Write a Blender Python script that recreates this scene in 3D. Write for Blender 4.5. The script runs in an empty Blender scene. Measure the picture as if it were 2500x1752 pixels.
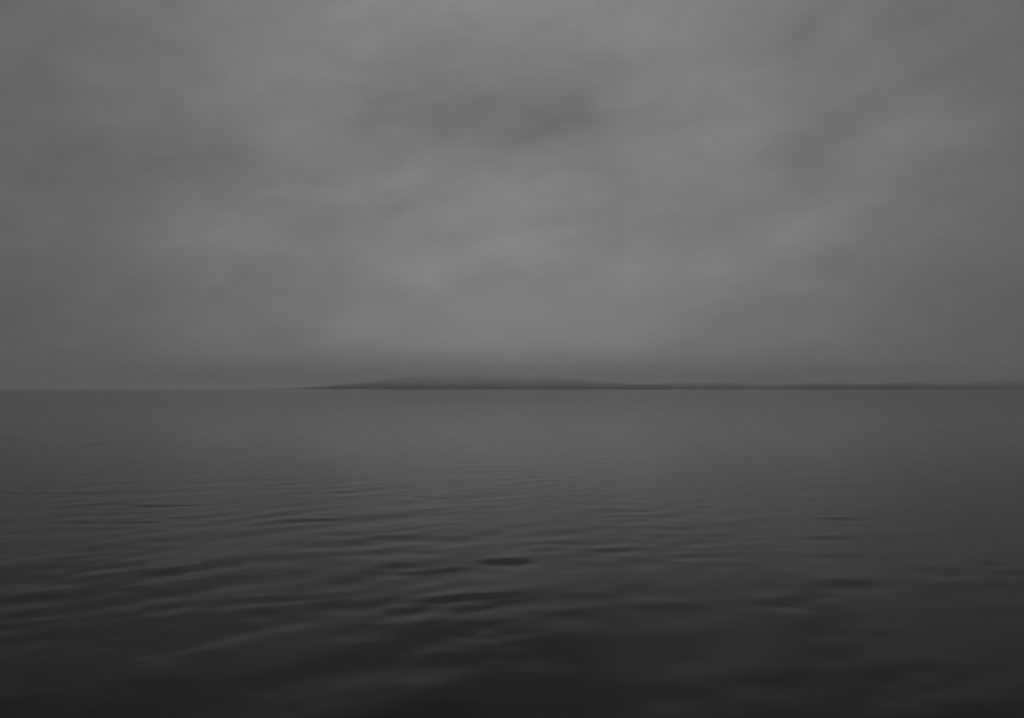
# Overcast sea under low cloud, monochrome: water, far hills fading in haze, cloud-covered sky.
import bpy, math
import numpy as np
from mathutils import Vector

sc = bpy.context.scene
CAM_H = 2.6          # camera height above the water, metres
LENS = 28.0           # mm on a 36 mm sensor
FPX = LENS / 36.0 * 2500.0
HORIZON = 949.0       # image row of the horizon (2500 x 1752 picture)

# ------------------------------------------------------------------ camera
cam_data = bpy.data.cameras.new('camera')
cam = bpy.data.objects.new('camera', cam_data)
sc.collection.objects.link(cam)
cam_data.lens = LENS
cam_data.sensor_width = 36.0
cam_data.clip_start = 0.05
cam_data.clip_end = 60000.0
pitch = math.atan((HORIZON - 876.0) / FPX)
cam.location = (0.0, 0.0, CAM_H)
cam.rotation_euler = (math.radians(90) + pitch, math.radians(-0.076), 0.0)
sc.camera = cam

# ------------------------------------------------------------------ sky
SUN_EL, SUN_AZ = math.radians(74), math.radians(3)
world = bpy.data.worlds.new('World')
sc.world = world
world.use_nodes = True
wt = world.node_tree
wt.nodes.clear()
world.cycles.sampling_method = 'MANUAL'
world.cycles.sample_map_resolution = 256


class E:
    """Tiny expression builder for scalar math nodes."""
    tree = None

    def __init__(self, sock):
        self.s = sock

    @staticmethod
    def op(kind, *args):
        n = E.tree.nodes.new('ShaderNodeMath')
        n.operation = kind
        for i, a in enumerate(args):
            if isinstance(a, E):
                E.tree.links.new(a.s, n.inputs[i])
            else:
                n.inputs[i].default_value = a
        return E(n.outputs[0])

    def __add__(self, o): return E.op('ADD', self, o)
    def __radd__(self, o): return E.op('ADD', o, self)
    def __sub__(self, o): return E.op('SUBTRACT', self, o)
    def __rsub__(self, o): return E.op('SUBTRACT', o, self)
    def __mul__(self, o): return E.op('MULTIPLY', self, o)
    def __rmul__(self, o): return E.op('MULTIPLY', o, self)
    def __truediv__(self, o): return E.op('DIVIDE', self, o)
    def __rtruediv__(self, o): return E.op('DIVIDE', o, self)


def expo(x): return E.op('EXPONENT', x)
def vmax(a, b): return E.op('MAXIMUM', a, b)


def combine(x, y, z):
    n = E.tree.nodes.new('ShaderNodeCombineXYZ')
    for i, a in enumerate((x, y, z)):
        if isinstance(a, E):
            E.tree.links.new(a.s, n.inputs[i])
        else:
            n.inputs[i].default_value = a
    return n.outputs[0]


def noise(vec, scale, detail=4.0, rough=0.5, distort=0.0):
    n = E.tree.nodes.new('ShaderNodeTexNoise')
    E.tree.links.new(vec, n.inputs['Vector'])
    n.inputs['Scale'].default_value = scale
    n.inputs['Detail'].default_value = detail
    n.inputs['Roughness'].default_value = rough
    n.inputs['Distortion'].default_value = distort
    return E(n.outputs[0])


E.tree = wt
tc = wt.nodes.new('ShaderNodeTexCoord')
sep = wt.nodes.new('ShaderNodeSeparateXYZ')
wt.links.new(tc.outputs['Generated'], sep.inputs[0])
dx, dy, dz = E(sep.outputs[0]), E(sep.outputs[1]), E(sep.outputs[2])
up = vmax(dz, 0.0)
# the cloud deck: a flat layer seen from below, streaks drawn out along the wind
inv = 1.0 / (up + 0.16)
ca, sa = math.cos(math.radians(25)), math.sin(math.radians(25))
pu = (dx * ca + dy * sa) * inv          # across the wind
pv = (dy * ca - dx * sa) * inv          # along the wind
cn1 = noise(combine(pu * 0.85, pv * 0.45, 3.7), 1.0, 3.0, 0.5, 0.35) - 0.5
tl = math.radians(9)                   # the banks lean with the wind
mx, mz = dx * math.cos(tl) + dz * math.sin(tl), dz * math.cos(tl) - dx * math.sin(tl)
cn2 = noise(combine(mx, dy, mz * 2.1), 4.6, 4.0, 0.52, 0.5) - 0.5
cn3 = noise(combine(mx, dy, mz * 2.2), 11.0, 4.0, 0.55, 0.6) - 0.5
az = E.op('ARCTAN2', dx, dy)
el = E.op('ARCSINE', up)
wob = noise(combine(az, el * 2.2, 5.5), 3.2, 4.0, 0.55, 0.0) - 0.5
wob2 = noise(combine(az, el * 2.2, 15.5), 3.2, 4.0, 0.55, 0.0) - 0.5
azw = az + wob * 0.15
elw = el + wob2 * 0.08
# thicker and thinner banks of the cloud deck: bearing and height given as picture column and row, half widths, tilt, strength
BANKS = [
    (1150, 275, 280, 120, 2, -0.32), (1430, 250, 180, 120, 20, -0.13), (1120, 450, 190, 45, 4, 0.06), (1570, 110, 170, 90, 0, 0.07),
    (1250, 60, 180, 80, 0, 0.02), (2100, 460, 240, 48, 27, 0.15), (2310, 300, 130, 65, 25, 0.08), (1980, 390, 200, 55, 32, -0.05),
    (2380, 760, 250, 80, 5, -0.10), (120, 460, 330, 120, 3, -0.12), (560, 290, 270, 65, 5, 0.07), (880, 470, 160, 32, 20, 0.10),
    (830, 570, 200, 50, 14, -0.09), (570, 600, 190, 36, 8, 0.11), (650, 420, 270, 45, 0, -0.07), (1850, 560, 120, 34, 15, 0.08),
    (1850, 660, 190, 50, 10, -0.08), (1150, 640, 170, 28, 12, 0.03), (1600, 690, 170, 28, 6, 0.05), (420, 130, 150, 80, 10, -0.06),
    (1760, 300, 150, 60, 20, 0.05), (1480, 430, 150, 40, -8, -0.07), (1250, 560, 260, 40, 8, -0.05), (200, 790, 350, 75, 2, -0.11), (1550, 570, 160, 30, 14, -0.06),
    (1000, 730, 260, 30, 3, -0.04),
]
banks = None
for a0, e0, wa, we, tilt, amp in BANKS:
    t = math.radians(tilt)
    wa, we = math.degrees(wa / FPX), math.degrees(we / FPX)
    a0, e0 = math.atan((a0 - 1250) / FPX), (HORIZON - e0) / FPX
    e0 = math.atan(e0 * math.cos(a0))
    p = azw - a0
    q = elw - e0
    u = (p * math.cos(t) + q * math.sin(t)) * (1.0 / math.radians(wa))
    v = (q * math.cos(t) - p * math.sin(t)) * (1.0 / math.radians(we))
    g = expo((u * u + v * v) * -0.7) * amp
    banks = g if banks is None else banks + g
cloud = 1.0 + banks + cn1 * 0.16 + cn2 * 0.42 + cn3 * 0.34
# an overcast sky is brighter towards the hidden sun and dimmer at the horizon
toward = expo(az * az * (-3.0 - 2.4 * expo(up * -7.0)))
overcast = (0.40 + 0.60 * toward) * (1.0 + 0.10 * expo(up * -12.0)) * cloud * 2.20

sky = wt.nodes.new('ShaderNodeTexSky')
sky.sky_type = 'NISHITA'
sky.sun_disc = False
sky.sun_elevation = SUN_EL
sky.sun_rotation = SUN_AZ
sky.air_density = 1.0
sky.dust_density = 4.0
bw = wt.nodes.new('ShaderNodeRGBToBW')
wt.links.new(sky.outputs[0], bw.inputs[0])
total = E(bw.outputs[0]) * 0.02 + overcast
bg = wt.nodes.new('ShaderNodeBackground')
wt.links.new(total.s, bg.inputs['Color'])
bg.inputs['Strength'].default_value = 0.1
wo = wt.nodes.new('ShaderNodeOutputWorld')
wt.links.new(bg.outputs[0], wo.inputs['Surface'])

# ------------------------------------------------------------------ sun behind the cloud
sun_data = bpy.data.lights.new('sun', 'SUN')
sun_data.energy = 0.5
sun_data.angle = math.radians(24)
sun_data.color = (1.0, 1.0, 1.0)
sun = bpy.data.objects.new('sun', sun_data)
sc.collection.objects.link(sun)
sdir = Vector((math.sin(SUN_AZ) * math.cos(SUN_EL), math.cos(SUN_AZ) * math.cos(SUN_EL), math.sin(SUN_EL)))
sun.rotation_euler = (-sdir).to_track_quat('-Z', 'Y').to_euler()

# ------------------------------------------------------------------ exposure and renderer
sc.view_settings.view_transform = 'Standard'
sc.view_settings.look = 'None'
sc.view_settings.exposure = 0.0
sc.view_settings.gamma = 1.0
sc.view_settings.use_curve_mapping = False
sc.render.engine = 'CYCLES'
sc.cycles.use_denoising = True
sc.cycles.max_bounces = 8
sc.cycles.volume_bounces = 3
sc.cycles.sample_clamp_indirect = 4.0


# ------------------------------------------------------------------ materials
def water_material():
    m = bpy.data.materials.new('sea_water')
    m.use_nodes = True
    nt = m.node_tree
    b = nt.nodes['Principled BSDF']
    b.inputs['Base Color'].default_value = (0.003, 0.003, 0.003, 1)
    b.inputs['IOR'].default_value = 1.21
    E.tree = nt
    t = nt.nodes.new('ShaderNodeTexCoord')
    mp = nt.nodes.new('ShaderNodeMapping')
    mp.inputs['Rotation'].default_value = (0, 0, math.radians(-18))
    mp.inputs['Scale'].default_value = (0.05, 0.16, 1.0)
    nt.links.new(t.outputs['Object'], mp.inputs[0])
    n = noise(mp.outputs[0], 1.0, 3.0, 0.5)
    r = 0.065 + n * 0.05                 # ruffled and slick patches
    nt.links.new(r.s, b.inputs['Roughness'])
    return m


def land_material(name, lo, hi, scale):
    m = bpy.data.materials.new(name)
    m.use_nodes = True
    nt = m.node_tree
    b = nt.nodes['Principled BSDF']
    b.inputs['Roughness'].default_value = 0.95
    b.inputs['Specular IOR Level'].default_value = 0.1
    E.tree = nt
    t = nt.nodes.new('ShaderNodeTexCoord')
    n = noise(t.outputs['Object'], scale, 5.0, 0.6)
    v = lo + n * (hi - lo)
    nt.links.new(v.s, b.inputs['Base Color'])
    return m


def grid_object(name, X, Y, Z, mat, wrap=False):
    """One mesh from a grid of points (rows x columns)."""
    nr, ncol = X.shape
    co = np.stack([X, Y, Z], axis=-1).reshape(-1, 3).astype(np.float32)
    i = np.arange(nr - 1)[:, None]
    j = np.arange(ncol if wrap else ncol - 1)[None, :]
    j2 = (j + 1) % ncol
    a = i * ncol + j
    b = i * ncol + j2
    c = (i + 1) * ncol + j2
    d = (i + 1) * ncol + j
    f = np.stack([a, d, c, b], axis=-1).reshape(-1, 4).astype(np.int32)
    me = bpy.data.meshes.new(name)
    me.vertices.add(len(co))
    me.vertices.foreach_set('co', co.ravel())
    me.loops.add(f.size)
    me.loops.foreach_set('vertex_index', f.ravel())
    me.polygons.add(len(f))
    me.polygons.foreach_set('loop_start', np.arange(0, f.size, 4, dtype=np.int32))
    me.polygons.foreach_set('loop_total', np.full(len(f), 4, dtype=np.int32))
    me.update(calc_edges=True)
    me.polygons.foreach_set('use_smooth', np.ones(len(f), dtype=bool))
    me.materials.append(mat)
    o = bpy.data.objects.new(name, me)
    sc.collection.objects.link(o)
    return o


def tag(o, label, cat, kind=None, group=None):
    o['label'] = label
    o['category'] = cat
    if kind:
        o['kind'] = kind
    if group:
        o['group'] = group
    return o


# ------------------------------------------------------------------ water
rng = np.random.default_rng(11)
R_END = 12000.0
radii = [0.35]
while radii[-1] < R_END:
    r = radii[-1]
    if r < 1.5:
        s = 0.12
    elif r < 14:
        s = 0.035
    elif r < 60:
        s = 0.035 * (r / 14.0) ** 1.3
    else:
        s = max(0.25, r * 0.012) if r < 400 else r * 0.05
    radii.append(r + s)
radii[-1] = R_END
radii = np.array(radii)
front = np.radians(np.linspace(-58, 58, 640))
back = np.radians(np.linspace(58, 302, 90))[1:-1]
ang = np.concatenate([front, back])
RR, AA = np.meshgrid(radii, ang, indexing='ij')
WX = RR * np.sin(AA)
WY = RR * np.cos(AA)

step = np.gradient(radii)
STEP = np.maximum(np.repeat(step[:, None], len(ang), axis=1), RR * 0.0032)


def smooth(t):
    t = np.clip(t, 0.0, 1.0)
    return t * t * (3 - 2 * t)


def patches(x, y, size, seed, n=14):
    """Slowly varying field, about -1..1, from a few random waves."""
    g = np.random.default_rng(int(seed))
    out = np.zeros_like(x)
    for _ in range(n):
        k = 2 * math.pi / (size * g.uniform(0.7, 1.8))
        th = g.uniform(0, 2 * math.pi)
        out += np.cos(k * (x * math.cos(th) + y * math.sin(th)) + g.uniform(0, 6.283))
    return out / math.sqrt(n / 2.0) / 1.6


H = np.zeros_like(WX)
CREST = 33.0          # crest lines lie this many degrees off the picture plane
WARPX = 0.08 * patches(WX, WY, 5.0, 3) + 0.03 * patches(WX, WY, 1.7, 13)
WARPY = 0.08 * patches(WX, WY, 4.0, 4) + 0.03 * patches(WX, WY, 1.5, 14)
bands = [  # wavelength range, number of waves, total rms slope, direction spread, patch size
    (0.26, 0.48, 44, 0.009, 40.0, 2.5),
    (0.48, 0.80, 56, 0.023, 38.0, 3.2),
    (0.80, 1.30, 56, 0.030, 34.0, 4.5),
    (1.30, 2.70, 30, 0.021, 18.0, 8.0),
    (4.0, 9.0, 14, 0.004, 14.0, 60.0),
]
# the chop dies away with distance from the shore, later on the left
REACH = np.hypot(WX + 6.0, WY) 
CALM = 0.07 + 0.93 / (1.0 + (REACH / 18.0) ** 3)
CALM *= 1.0 - 0.18 * smooth((WX - 0.5) / 3.5)     # lee water on the right
for bi, (l0, l1, n, slope, spread, psize) in enumerate(bands):
    env = np.clip(0.66 + 0.60 * patches(WX, WY, psize, 60 + bi), 0.34, 1.5)
    h = np.zeros_like(WX)
    for _ in range(n):
        lam = math.exp(rng.uniform(math.log(l0), math.log(l1)))
        k = 2 * math.pi / lam
        th = math.radians(90 + CREST + rng.normal(0, spread))
        a = slope * math.sqrt(2.0 / n) / k
        fade = smooth((lam / STEP - 3.0) / 4.0)
        ph = k * ((WX + WARPX) * math.cos(th) + (WY + WARPY) * math.sin(th)) + rng.uniform(0, 6.283)
        h += a * fade * np.cos(ph)
    H += env * CALM * h

# single wavelets that stand out: picture column, row -> place on the water, size in metres, height
WAVELETS = [
    (1246, 1366, 0.25, 0.22, 14, 0.036), (745, 1268, 0.6, 0.16, 6, 0.014), (1015, 1392, 0.45, 0.16, 10, 0.012),
    (1500, 1338, 0.32, 0.15, 8, 0.012), (2055, 1262, 0.34, 0.18, 6, 0.016), (2035, 1308, 0.42, 0.22, 14, 0.017),
    (2050, 1350, 0.4, 0.25, 16, 0.013), (2090, 1418, 0.55, 0.26, 12, 0.018), (1690, 1352, 0.35, 0.14, 8, 0.009),
    (420, 1233, 0.8, 0.14, 6, 0.012), (300, 1274, 1.1, 0.16, 5, 0.012), (1110, 1456, 0.5, 0.15, 14, 0.014),
    (150, 1203, 1.6, 0.2, 4, 0.012), (720, 1455, 0.55, 0.16, 14, 0.014),
    (280, 1085, 2.0, 0.4, 2, 0.02), (1080, 1150, 1.5, 0.3, 2, 0.012),
]
for px, py, wx, wy, tilt, ht in WAVELETS:
    y0 = CAM_H * FPX / (py - HORIZON)
    x0 = (px - 1250.0) / FPX * y0
    t = math.radians(tilt)
    wx, wy, ht = (1.35 * q_ for q_ in (wx, wy, ht * 0.55))
    p = (WX - x0) * math.cos(t) + (WY - y0) * math.sin(t)
    q = (WY - y0) * math.cos(t) - (WX - x0) * math.sin(t)
    q = q - 0.12 * p * p / wx
    H += ht * np.exp(-(p / wx) ** 2) * (-q / wy) * np.exp(-(q / wy) ** 2) * -1.6

H *= smooth((RR - 0.3) / 0.8)
water = grid_object('sea_water', WX, WY, H, water_material(), wrap=True)
tag(water, 'calm dark grey sea with soft low ripples reaching to the horizon', 'water', 'structure')
# close the small hole under the camera
me = water.data
import bmesh
bm = bmesh.new()
bm.from_mesh(me)
bm.verts.ensure_lookup_table()
ring = [bm.verts[i] for i in range(len(ang))]
fc = bm.faces.new(ring)
fc.normal_update()
if fc.normal.z < 0:
    fc.normal_flip()
bm.to_mesh(me)
bm.free()


# ------------------------------------------------------------------ far land
def az_of(px): return (px - 1250.0) / FPX     # tangent of the bearing


def hills(name, y_front, y_back, bumps, seed, mat, rough, label, crown=0.0, base=None):
    """Land rising from the shore at y_front to its crest near y_back.
    bumps: (picture column of the summit, half width in columns, height above the horizon in rows)."""
    lo = min(b[0] - 2.6 * b[1] for b in bumps)
    hi = max(b[0] + 2.6 * b[1] for b in bumps)
    nc, nr = 420, 70
    u = np.linspace(lo, hi, nc)
    tt = np.linspace(0, 1, nr)
    U, T = np.meshgrid(u, tt, indexing='ij')
    shore = 1.0 + 0.10 * np.sin(U / 97.0 + seed) + 0.06 * np.sin(U / 31.0 + 2 * seed)
    Yf = y_front * shore
    Y = Yf + (y_back - y_front) * 1.6 * T
    X = az_of(U) * Y
    prof = np.where(T < 0.62, (T / 0.62) * (1.12 - 0.12 * T / 0.62), 1.0 - smooth((T - 0.62) / 0.38))
    Hh = np.zeros_like(U)
    for c, w, h in bumps:
        d = (U - c) / w
        Hh = np.maximum(Hh, h * np.exp(-np.abs(d) ** 2.2))
    crest_y = y_front + (y_back - y_front)
    Z = Hh / FPX * crest_y * prof
    nz = patches(X, Y, rough, seed) * 0.5 + patches(X, Y, rough * 0.4, seed + 1) * 0.3
    Z = Z * (1.0 + 0.28 * nz)
    if crown:
        Z += crown * smooth(Z / (crown * 2)) * (0.6 + 0.5 * patches(X, Y, crown * 4, seed + 2)
                                               + 0.4 * patches(X, Y, crown * 1.7, seed + 3))
    edge = smooth((U - lo) / (0.12 * (hi - lo))) * smooth((hi - U) / (0.12 * (hi - lo)))
    Z = Z * edge - 0.6 * (1 - edge) - 0.6 * (T <= 0.0) - 0.6 * (T >= 1.0)
    o = grid_object(name, X, Y, Z, mat)
    tag(o, label, 'hill', 'structure')
    return o


wood = land_material('dark_woodland', 0.020, 0.060, 0.02)
slope_mat = land_material('moorland', 0.030, 0.085, 0.004)
hills('hill', 4400, 9400, [(1090, 230, 33), (1260, 300, 25), (950, 75, 24), (1520, 240, 12)], 2.0, slope_mat, 2200,
      'low dark hill in the middle of the horizon')
hills('hill', 7400, 10200, [(1300, 330, 24), (1070, 190, 23), (1700, 300, 14)], 5.0, slope_mat, 4000,
      'faint wide hill fading into haze behind the dark middle hill')
hills('hill', 5600, 8800, [(2480, 180, 22), (2250, 190, 15), (2000, 240, 13), (1760, 240, 10)], 8.0, wood, 700,
      'low wooded shore at the right end of the horizon', crown=5)

# ------------------------------------------------------------------ haze
def box_object(name, x0, x1, y0, y1, z0, z1):
    v = [(x, y, z) for z in (z0, z1) for y in (y0, y1) for x in (x0, x1)]
    f = [(0, 2, 3, 1), (4, 5, 7, 6), (0, 1, 5, 4), (2, 6, 7, 3), (0, 4, 6, 2), (1, 3, 7, 5)]
    me = bpy.data.meshes.new(name)
    me.from_pydata(v, [], f)
    o = bpy.data.objects.new(name, me)
    sc.collection.objects.link(o)
    return o


haze = box_object('haze', -12600, 12600, -12600, 12600, -1.6, 280)
hm = bpy.data.materials.new('sea_haze')
hm.use_nodes = True
hn = hm.node_tree
hn.nodes.clear()
pv_ = hn.nodes.new('ShaderNodeVolumePrincipled')
pv_.inputs['Color'].default_value = (0.99, 0.99, 0.99, 1)
pv_.inputs['Density'].default_value = 1.25e-4
pv_.inputs['Anisotropy'].default_value = 0.75
ho = hn.nodes.new('ShaderNodeOutputMaterial')
hn.links.new(pv_.outputs[0], ho.inputs['Volume'])
haze.data.materials.append(hm)
tag(haze, 'thin grey haze dimming the far hills and horizon', 'haze', 'stuff')

# ------------------------------------------------------------------ low cloud lying on the hills
mist = box_object('low_cloud', -5000, 5000, 1900, 3600, 3.0, 200.0)
mm = bpy.data.materials.new('stratus')
mm.use_nodes = True
mn = mm.node_tree
mn.nodes.clear()
E.tree = mn
mt = mn.nodes.new('ShaderNodeTexCoord')
ms = mn.nodes.new('ShaderNodeSeparateXYZ')
mn.links.new(mt.outputs['Object'], ms.inputs[0])
mxx, myy, mzz = E(ms.outputs[0]), E(ms.outputs[1]), E(ms.outputs[2])


def ramp(x, a, b):
    n = E.tree.nodes.new('ShaderNodeMapRange')
    n.interpolation_type = 'SMOOTHSTEP'
    E.tree.links.new(x.s, n.inputs[0])
    n.inputs[1].default_value, n.inputs[2].default_value = a, b
    n.inputs[3].default_value, n.inputs[4].default_value = 0.0, 1.0
    return E(n.outputs[0])


wv = noise(combine(mxx * 0.0016, myy * 0.0016, 2.5), 1.0, 2.0, 0.5) - 0.5
zz = mzz + wv * 30.0
dens = ramp(zz, 4.0, 58.0) * ramp(zz, 150.0, 20.0) * ramp(zz, 190.0, 30.0) * (0.75 + wv * 0.9)
dens = dens * ramp(mxx, -2600.0, -900.0) * ramp(mxx, 4800.0, 2000.0) * 1.4e-3
mp_ = mn.nodes.new('ShaderNodeVolumePrincipled')
mp_.inputs['Color'].default_value = (0.99, 0.99, 0.99, 1)
mp_.inputs['Anisotropy'].default_value = 0.75
mn.links.new(dens.s, mp_.inputs['Density'])
mo = mn.nodes.new('ShaderNodeOutputMaterial')
mn.links.new(mp_.outputs[0], mo.inputs['Volume'])
mist.data.materials.append(mm)
tag(mist, 'thin low cloud veiling the tops of the far hills', 'cloud', 'stuff')
sc.cycles.volume_step_rate = 0.15
sc.cycles.volume_max_steps = 256
